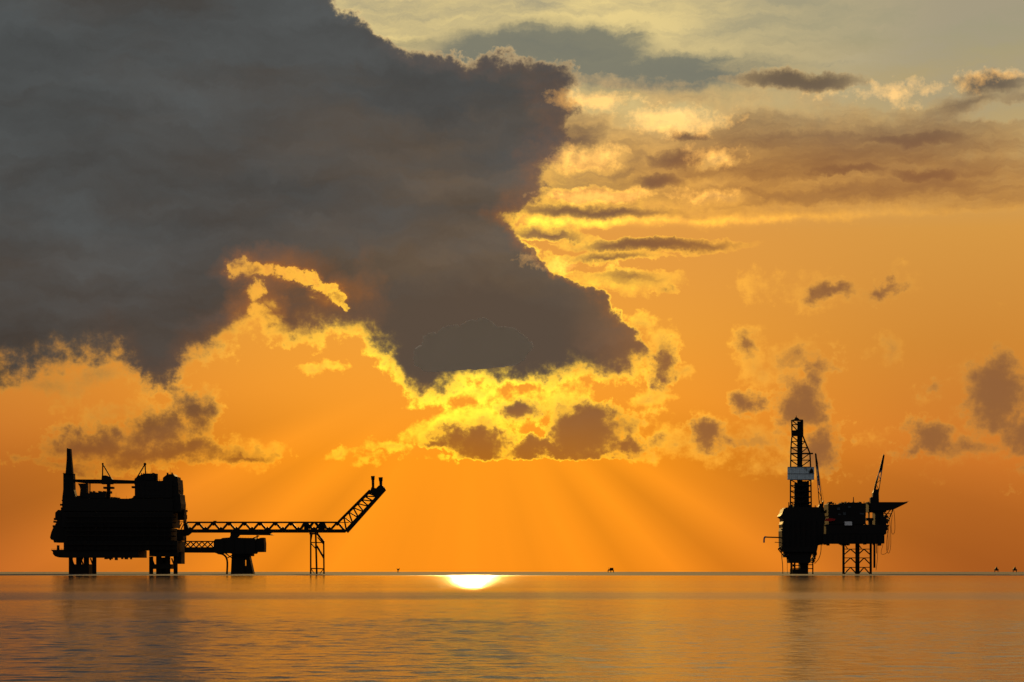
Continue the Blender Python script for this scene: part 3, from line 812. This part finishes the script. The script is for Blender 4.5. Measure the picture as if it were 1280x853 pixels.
# ================================================================ drilling platform, right
def drilling_platform():
    R = Rig('drilling_platform', DIST, 1040, 'drilling platform at right with a lattice derrick and a pale windwall band', 'oil platform')
    rnd = random.Random(5)
    # ---------------- derrick
    q = 7.5
    dk = R.box('derrick', 996.2, 1003, 527, 640, -1.6, 1.6, M_DARK)                # the pipe string and travelling block up the middle
    dk_levels = []
    def L(y):   # left and right corner of the derrick at a height
        def ip(tab):
            for (ya, xa), (yb, xb) in zip(tab, tab[1:]):
                if ya <= y <= yb: return xa+(xb-xa)*(y-ya)/(yb-ya)
            return tab[-1][1] if y > tab[-1][0] else tab[0][1]
        return (ip([(525, 989.6), (545, 990.0), (556, 988.8), (584, 988.2), (640, 988)]),
                ip([(525, 1003.2), (545, 1003.4), (567, 1012.4), (584, 1013.2), (640, 1014.2)]))
    ys = [525.4, 531, 538.6, 545, 552, 559.5, 567, 575.4, 584, 592, 600, 607, 614, 621, 628, 636]
    dep = lambda y: 4.6 if y < 545 else (4.6+(y-545)/22*3.0 if y < 567 else 7.6)
    for a, b in zip(ys, ys[1:]):
        la, ra = L(a); lb, rb = L(b); da, db = dep(a), dep(b)
        for s in (-1, 1):
            R.beam('leg', (la, a, s*da), (lb, b, s*db), 1.2, M_DARK, dk)
            R.beam('leg', (ra, a, s*da), (rb, b, s*db), 1.2, M_DARK, dk)
            R.beam('girt', (lb, b, s*db), (rb, b, s*db), 0.8, M_DARK, dk)
            mx = (lb+rb)/2
            R.beam('brace', (la, a, s*da), (mx, b, s*db), 0.88, M_DARK, dk)
            R.beam('brace', (ra, a, s*da), (mx, b, s*db), 0.88, M_DARK, dk)
        for xA, xB in ((la, lb), (ra, rb)):
            R.beam('brace', (xA, a, -da), (xB, b, db), 0.65, M_DARK, dk)
            R.beam('girt', (xB, b, -db), (xB, b, db), 0.5, M_DARK, dk)
    R.box('crown_deck', 989.2, 1003.8, 524.6, 526.6, -5.4, 5.4, M_DARK, dk)
    R.prism('crown_block', [(992, 525), (993.4, 522.4), (995.4, 521.6), (997.4, 522.6), (1000, 525)], -2, 2, M_DARK, dk)
    R.pipe('aerial', (995.2, 523, 0), (995.4, 519.6, 0), 0.35, M_DARK, dk, r2=0.2, n=6)
    R.box('crown_screen', 989.9, 1003.2, 538.8, 544.8, -4.4, 4.4, M_DARK, dk)
    R.box('monkey_board', 988, 1016.4, 566.2, 568.2, -8.2, -2, M_DARK, dk)
    R.box('fingerboard', 1000, 1011.4, 602, 640, -4, 4, M_DARK, dk)                # racked pipe
    for x in (1001, 1003, 1005, 1007, 1009):
        R.pipe('drill_pipe', (x, 640, -4.6), (x, 601, -4.6), 0.4, M_DARK, dk, n=6)
    R.box('racked_pipe', 992.6, 997, 604, 640, -2, 3, M_DARK, dk)
    # windwall band: separate sheets, slightly uneven
    n = 13
    for i in range(n):
        xa = 984.6+i*(33.2/n); j = rnd.uniform(-0.12, 0.12)
        R.box('windwall_sheet', xa+0.08, xa+33.2/n-0.08, 584.2+rnd.uniform(-.12, .12), 600.0+rnd.uniform(-.15, .15), -8.9+j, -8.6+j, M_PALE, dk)
    for s in (984.6, 1017.4):
        for i in range(6):
            d0 = -8.4+i*2.8
            R.box('windwall_sheet', s, s+0.35, 584.4, 600, d0+0.05, d0+2.7, M_PALE, dk)
    for y in (584.0, 592.2, 599.6):
        R.beam('windwall_frame', (984.4, y, -9.3), (1018, y, -9.3), 0.35, M_BLUE, dk)
    R.box('windwall_back', 985, 1017.4, 584.4, 600, 8.4, 8.7, M_PALE, dk)
    R.prism('winch_house', [(1011.6, 591), (1012.4, 588), (1014, 586), (1015, 585), (1016.4, 588), (1017, 591.4)], -10.4, -9.1, M_DARK, dk)
    # ---------------- drilling substructure
    R.box('drill_floor', 983, 1026, 634, 650, -14, 12, M_HULL)
    R.prism('substructure', [(982, 634.6), (979.4, 637), (978, 641.6), (975.2, 645.4), (978.6, 648.4), (979, 652), (977.6, 655.6), (978, 660), (977.2, 664), (977.6, 684.6), (980.6, 690), (1021, 690), (1022.6, 682),
                              (1030, 680.2), (1030, 655), (1032.4, 646.6), (1029, 641.6), (1021.6, 638.6), (1016.4, 637.6), (1012, 634.4)], -16, 14, M_HULL)
    R.box('mud_module', 1016, 1031, 640.6, 656, -12, 10, M_HULL)
    R.prism('wellbay', [(984.6, 684), (985, 690), (986.6, 697), (987.4, 704), (1012.6, 704), (1013.4, 698), (1015.6, 692), (1016, 684)], -13, 12, M_HULL)
    for (x0, x1, y0, y1) in ((978.8, 985, 689, 692.4), (980.4, 982, 692, 697), (982.4, 986, 694.4, 697.2), (984.2, 987, 698.6, 701), (1015, 1020.6, 689.6, 693.2), (1017.6, 1019.6, 693, 699.6), (1013, 1018, 698.4, 701.4), (1013, 1016.4, 702.6, 704)):
        R.box('hanging_walkway', x0, x1, y0, y1, -11, 4, M_HULL)
    for (a_, b_) in (((979.6, 690), (986.4, 699)), ((985.6, 690), (981, 697)), ((1020.4, 690), (1014, 699)), ((1015.6, 691), (1019, 699)), ((983.6, 697), (988, 704)), ((1018.4, 699), (1013.6, 704))):
        for d in (-10, 6): R.beam('brace', (*a_, d), (*b_, d), 0.7, M_RUST)
    R.box('leg', 998, 1009.4, 700, 719, -7, 7, M_RUST)
    for x in (989, 993.4, 1009.2, 1016):
        for d in (-9, 9): R.pipe('leg', (x, 700, d), (x, 719, d), 0.8 if x < 1012 else 0.6, M_RUST)
    R.box('leg_foot', 987.4, 1009.4, 711.4, 719, -10.5, 10, M_RUST)
    for y in (703, 707, 710.6):
        R.beam('brace', (989, y, -9), (1000, y, -9), 0.8, M_RUST)
    R.beam('brace', (989, 703, -9), (994, 711, -9), 0.7, M_RUST); R.beam('brace', (994, 703, -9), (989, 711, -9), 0.7, M_RUST)
    for y in (706.2, 711): R.beam('brace', (1008, y, -9), (1016.2, y, -9), 0.8, M_RUST)
    for d in (-10, 10): R.beam('brace', (1015, 700, d), (1009, 706, d), 0.8, M_RUST)
    # fittings on the substructure edge
    for (x, y, w, h) in ((976.6, 656.4, 2, 1.6), (976, 661, 2.4, 1.4), (1019, 690.6, 2.2, 3.6), (980.6, 693, 3, 4), (1027, 640, 3, 3), (987, 630.6, 4, 4), (1010.4, 631, 4, 4), (984.4, 634, 3, 2)):
        R.box('junction_box', x, x+w, y, y+h, -13, -8, M_DARK)
    for (x, y0, y1) in ((986, 628, 634.6), (1019, 632, 638), (1029.4, 636, 644)):
        R.beam('post', (x, y0, -6), (x, y1, -6), 0.8, M_DARK)
    for i in range(7):
        R.box('stiffener', 981+i*6.6, 982+i*6.6, 651, 683, -16.8, -16.05, M_DARK)
    # vent boom to the left
    R.beam('vent_boom', (955.4, 671.6, -6), (978, 672.2, -6), 1.15, M_DARK)
    R.hose('vent_boom_tip', [(958, 671.4), (956, 671.8), (955.2, 673.8), (955.0, 678.6)], 0.75, M_BLUE, d=-6)
    R.beam('vent_boom', (968.4, 678.0, -4), (978, 678.6, -4), 0.6, M_DARK)
    R.beam('walkway_frame', (979, 680.6, -8), (972.6, 686.4, -8), 0.8, M_DARK); R.beam('walkway_frame', (972.6, 686.4, -8), (979.4, 695, -8), 0.9, M_DARK)
    R.beam('walkway_frame', (973, 686.4, -8), (978.6, 687.4, -8), 0.6, M_DARK); R.beam('walkway_frame', (979, 694.6, -8), (986, 697.4, -8), 1.2, M_DARK)
    R.hose('hanging_line', [(977.4, 688), (977.2, 696), (978.2, 706), (978.6, 717.6)], 0.32, M_HOSE, d=-8)
    R.hose('hanging_line', [(983.8, 697), (984, 706), (984.2, 717.4)], 0.18, M_HOSE, d=-8)
    R.hose('hanging_line', [(1026.4, 681), (1026, 690), (1023.4, 698.6), (1018.2, 704.8)], 0.30, M_HOSE, d=-6)
    # ---------------- crane by the derrick
    def crane(foot, tip, w0, w1, matmap, label_, house):
        c = R.prism('crane', house, -3.4, 3.4, M_DARK)
        N = 9
        fx, fy = foot; tx, ty = tip
        lx, ly = ty-fy, -(tx-fx); ln = math.hypot(lx, ly); nx_, ny_ = lx/ln, ly/ln
        def P_(u, s): 
            ww = (w0*min(1, u/0.12+0.35) if u < 0.12 else w0+(w1-w0)*(u-0.12)/0.88)
            return (fx+(tx-fx)*u+nx_*ww*s/2, fy+(ty-fy)*u+ny_*ww*s/2)
        for i in range(N):
            u0, u1 = i/N, (i+1)/N; m = matmap(u0)
            for d in (-1.3, 1.3):
                for s in (-1, 1):
                    R.beam('boom_chord', (*P_(u0, s), d), (*P_(u1, s), d), 0.62, m, c)
                s = 1 if i % 2 else -1
                R.beam('boom_lace', (*P_(u0, s), d), (*P_(u1, -s), d), 0.45, m, c)
            R.beam('boom_lace', (*P_(u1, 1), -1.3), (*P_(u1, 1), 1.3), 0.4, m, c)
        return c, P_
    c1, P1 = crane((1026.6, 637), (1019.6, 568), 3.6, 1.2, lambda u: M_BLUE if 0.30 < u < 0.75 else M_DARK, '',
                   [(1022.4, 640.6), (1022.8, 634), (1025.4, 629.6), (1028.2, 629.6), (1029.2, 625.8), (1030, 626), (1029.2, 633), (1031, 640.6)])
    R.prism('boom_walkway', [(1021.0, 582), (1022.8, 582), (1025.4, 607), (1023, 607)], -0.5, 0.5, M_BLUE, c1)
    R.prism('boom_head', [(1019, 566.6), (1020.2, 567), (1022.6, 580), (1021.8, 585.6), (1020.2, 583)], -1.3, 1.3, M_DARK, c1)
    R.beam('hoist_line', (1019.4, 567.4, 0), (1029.6, 626, 0), 0.14, M_DARK, c1)
    # ---------------- hull, middle and right
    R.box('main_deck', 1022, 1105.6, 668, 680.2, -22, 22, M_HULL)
    R.box('plating', 1026, 1108, 656, 668.4, -20, 20, M_HULL)
    # module wall with openings that show the sky behind
    R.box('module', 1030, 1082.2, 644, 656.4, -18, 18, M_HULL)
    R.prism('module', [(1035.4, 645), (1035.2, 630.4), (1036.4, 629.4), (1037.4, 630.8), (1047, 630.6), (1051, 629.6), (1058.6, 629.4), (1060, 628.2), (1076, 628.4), (1078, 629.4), (1082.4, 629.2), (1082.4, 645)], -17, 16, M_HULL)
    R.box('module', 1082.2, 1108, 629, 641, -10, 10, M_HULL)
    R.box('module_post', 1086.0, 1087.2, 640, 657, -6, 0, M_HULL)
    R.box('module', 1090.4, 1104.6, 640.4, 657, -9, 9, M_HULL)
    R.box('deck_beam', 1081, 1092, 647.6, 651.2, -8, 2, M_HULL)
    R.prism('tank', [(1082, 657), (1082, 654), (1084, 657)], -6, 2, M_HULL)
    R.prism('tank', [(1087, 651), (1090.4, 651), (1090.4, 657), (1087.4, 656.8), (1086.8, 654)], -4, 4, M_HULL)
    for (x, y, w, h) in ((1106.4, 648.6, 4, 4.4), (1107, 657, 3.6, 3.4), (1104, 662, 3.4, 6), (1103, 644, 5, 3.4)):
        R.box('side_module', x, x+w, y, y+h, -10, 4, M_HULL)
    R.prism('side_module', [(1100, 645), (1107.4, 646.6), (1109.2, 651), (1107.6, 656.4), (1110.4, 662), (1106.6, 664.6), (1107, 668.4), (1100, 668.4)], -12, 8, M_HULL)
    R.pipe('mast', (1066.8, 630, -4), (1066.8, 621.4, -4), 0.55, M_DARK, r2=0.3)
    for (x, y0) in ((1036.2, 627.6), (1041.6, 628.6), (1052.4, 627.4), (1080, 627)):
        R.beam('post', (x, 631, -8), (x, y0, -8), 0.5, M_DARK)
    for (x, y, w, h, m) in ((1046, 634.6, 4, 3.2, M_BLUE), (1053.6, 640.6, 3.8, 3.4, M_BLUE), (1047.6, 642.4, 4, 1.6, M_BLUE), (1060, 633, 3.6, 2, M_BLUE), (1074.6, 641.4, 5.2, 2, M_BLUE), (1041.4, 645, 4, 1.4, M_BLUE)):
        R.box('equipment_skid', x, x+w, y, y+h, -18.4, -17.2, M_DARK if h < 1.5 else steel_skid)
    # pale container and red container standing on the deck edge
    wc = R.box('pale_container', 1055.6, 1065.0, 652.2, 657.0, -22, -18.2, M_WHITE)
    for i in range(4): R.box('container_rib', 1057+i*2.1, 1057.3+i*2.1, 652.5, 656.8, -22.2, -21.98, M_WHITE, wc)
    R.prism('red_container', [(1031.2, 651.4), (1032.6, 648.6), (1036, 647.8), (1041, 648.4), (1044.4, 648.8), (1043.4, 651), (1037, 651.8)], -19.6, -18.1, M_RED)
    R.rail(1031, 1082, 656.0, -21); R.rail(1023, 1104, 668.0, -21.6)
    for i in range(11):
        R.box('stiffener', 1027+i*7, 1027.8+i*7, 669, 680, -22.7, -22.05, M_DARK)
    # ---------------- helideck
    hd = R.prism('helideck', [(1088, 627.8), (1134.4, 627.8), (1134.6, 628.6), (1117, 637.2), (1110, 638.4), (1088, 638)], -13, 13, M_HULL)
    R.prism('deck_net', [(1132, 627.4), (1136, 626.6), (1136, 627.0), (1132, 628.0)], -11, 11, M_DARK, hd)
    for d in (-9, 9):
        R.beam('helideck_strut', (1116.4, 636.6, d), (1109, 655, d*0.7), 1.0, M_DARK)
        R.beam('helideck_strut', (1097, 650, d), (1103, 637.6, d), 0.9, M_DARK)
        R.beam('helideck_strut', (1103, 637.6, d), (1111.6, 648.6, d), 0.8, M_DARK)
        R.beam('helideck_strut', (1113.6, 637, d), (1105, 647, d), 0.8, M_DARK)
        R.beam('helideck_strut', (1098.6, 642, d), (1114, 642.4, d), 0.6, M_DARK)
    R.prism('stair_tower', [(1097.6, 645), (1100, 642.6), (1103.4, 644.6), (1104, 651), (1097.6, 651)], -4, 4, M_DARK)
    # crane behind the helideck
    c2, P2 = crane((1093.4, 624), (1104.8, 569), 6.2, 1.2, lambda u: M_BLUE if 0.35 < u < 0.6 else M_DARK, '',
                   [(1088.2, 628.4), (1088, 622.6), (1089.4, 621.4), (1091, 621.8), (1091.2, 616.4), (1093, 612), (1098.4, 611.6), (1098.8, 628.4)])
    R.prism('boom_head', [(1104.6, 567.6), (1105.4, 568.4), (1103.4, 582), (1102, 589), (1099.6, 592), (1099.4, 586)], -1.2, 1.2, M_DARK, c2)
    R.prism('boom_walkway', [(1091, 617), (1094, 604), (1097, 594), (1098.4, 596), (1096, 606), (1094.2, 617)], -0.6, 0.6, M_DARK, c2)
    R.beam('hoist_line', (1104.8, 569, 0), (1099.6, 604, 0), 0.4, M_DARK, c2)
    # loose equipment along every edge
    for i in range(26):
        x = rnd.uniform(1036, 1087); h = rnd.uniform(0.5, 2.4)
        R.box('deck_equipment', x, x+rnd.uniform(0.8, 3.0), 629.6-h, 630.6, rnd.uniform(-14, -2), rnd.uniform(0, 10), M_DARK)
    for i in range(18):
        y = rnd.uniform(640, 690)
        R.box('ventilation_duct', 977.4-rnd.uniform(0.4, 2.2), 980, y, y+rnd.uniform(0.8, 2.6), rnd.uniform(-14, -6), rnd.uniform(-4, 6), M_DARK)
    for i in range(14):
        y = rnd.uniform(684, 702); x = 1021-(y-684)*0.2
        R.box('ventilation_duct', x-2, x+rnd.uniform(0.2, 2.0), y, y+rnd.uniform(0.8, 2.4), rnd.uniform(-12, -4), rnd.uniform(-2, 6), M_DARK)
    for i in range(14):
        x = rnd.uniform(1012, 1032); h = rnd.uniform(0.6, 3.2)
        R.box('deck_equipment', x, x+rnd.uniform(0.8, 2.2), 640.6-h, 642, rnd.uniform(-10, -2), rnd.uniform(0, 8), M_DARK)
    for i in range(12):
        x = rnd.uniform(1024, 1103)
        R.box('pipe_drop', x, x+rnd.uniform(0.4, 1.2), 679.8, 680.4+rnd.uniform(0.6, 2.6), rnd.uniform(-16, 0), rnd.uniform(2, 14), M_DARK)
    for i in range(16):
        y = rnd.uniform(643, 679)
        R.box('ventilation_duct', 1104, 1106+rnd.uniform(0.4, 3.6)+(2 if y < 664 else -1.4), y, y+rnd.uniform(0.7, 2.2), rnd.uniform(-12, -5), rnd.uniform(-2, 6), M_DARK)
    for i in range(12):
        x = rnd.uniform(985, 1013)
        R.box('ventilation_duct', x, x+rnd.uniform(1, 2.6), rnd.uniform(631, 634), 636, rnd.uniform(-9, 0), rnd.uniform(2, 8), M_DARK)
    # ---------------- right jacket
    lw = {1054.4: 2.3, 1071.8: 4.0, 1088.4: 2.2}
    for x, w in lw.items():
        for d in (-11, 11):
            R.pipe('leg', (x, 680, d), (x, 719, d), w/2*0.98, M_RUST)
    for (xa, xb) in ((1054.4, 1071.8), (1071.8, 1088.4)):
        mx = (xa+xb)/2
        for (y0, y1) in ((686.6, 692.6), (697.6, 704.4), (709.4, 717)):
            for d in (-11, 11):
                R.beam('brace', (xa, y0, d), (xb, y0, d), 0.7, M_RUST)
                R.beam('brace', (mx, y0, d), (xa+1, y1+0.6, d), 1.0, M_RUST)
                R.beam('brace', (mx, y0, d), (xb-1, y1+0.6, d), 1.0, M_RUST)
        for d in (-11, 11): R.beam('brace', (xa+1, 680.4, d), (xa+5, 686, d), 0.8, M_RUST)
    for x in lw:
        for y in (686.6, 697.6, 709.4): R.beam('cross_beam', (x, y, -11), (x, y, 11), 0.8, M_RUST)
    R.pipe('riser', (1093.0, 680, -8), (1093.0, 710, -8), 0.95, M_RUST); R.pipe('riser', (1095.6, 680, -8), (1095.6, 692, -8), 0.3, M_RUST)
    # ---------------- hoses hanging off the right side
    R.hose('hanging_hose', [(1097.4, 680), (1097, 694), (1096, 706), (1095, 713)], 0.20, M_HOSE, d=-10)
    R.hose('hanging_hose', [(1117.4, 638), (1118.4, 650), (1118.6, 662), (1117.2, 667.4), (1114.8, 666.4), (1114, 656), (1115.4, 644)], 0.20, M_HOSE, d=-10)
    R.hose('hanging_hose', [(1112, 650), (1113.4, 668), (1113.2, 684), (1111, 691.6), (1108.4, 688), (1108.6, 674), (1110.6, 658)], 0.20, M_HOSE, d=-10)
    R.hose('hanging_hose', [(1110, 656), (1111.4, 672), (1110.6, 686), (1106.8, 692.4), (1101.4, 692), (1103.4, 682), (1104.6, 676)], 0.18, M_HOSE, d=-8)
    R.hose('hanging_hose', [(1109, 664), (1110, 678), (1109.2, 688)], 0.18, M_HOSE, d=-9)
steel_skid = steel('grey_skid_paint', (0.045, 0.055, 0.062), rust=0.4)
drilling_platform()

# ================================================================ specks on the horizon
def far_rig(x, D, kind, label):
    R = Rig('distant_platform', D, x, label, 'oil platform', 'platforms far off on the horizon')
    if kind == 'fork':
        R.pipe('leg', (x, 712.6, 0), (x, 719, 0), 1.6, M_RUST)
        R.prism('deck', [(x-1.7, 710), (x-0.7, 711.4), (x+0.7, 711.4), (x+2.0, 710), (x+1.4, 713), (x-1.0, 713)], -4, 4, M_HULL)
    elif kind == 'box':
        for dx in (-3.4, 0, 3.4): R.pipe('leg', (x+dx, 713, 0), (x+dx, 719, 0), 1.5, M_RUST)
        R.box('deck', x-3.4, x+3.4, 711.9, 713.6, -12, 12, M_HULL)
        R.box('module', x-1.4, x+3.2, 710.0, 712.0, -9, 9, M_HULL); R.beam('mast', (x-3, 712, 0), (x-3, 709.4, 0), 0.8, M_DARK)
    else:
        for dx in (-2, 2): R.pipe('leg', (x+dx, 713, 0), (x+dx, 719, 0), 1.3, M_RUST)
        R.box('deck', x-2.8, x+2.8, 711.6, 713.6, -10, 10, M_HULL)
        R.prism('derrick', [(x-1.8, 711.8), (x-0.2, 709.0), (x+0.8, 708.6), (x+1.6, 711.8)], -4, 4, M_DARK)
    return R
far_rig(497.5, 9000, 'fork', 'tiny forked speck of a platform on the horizon left of the sun glint')
far_rig(763.5, 9500, 'box', 'tiny boxy platform on the horizon right of the sun glint')
far_rig(1245.5, 11000, 'tower', 'faint small platform near the right edge, left one of the last two')
far_rig(1268.5, 9500, 'tower', 'faint distant platform closest to the right edge of the picture')
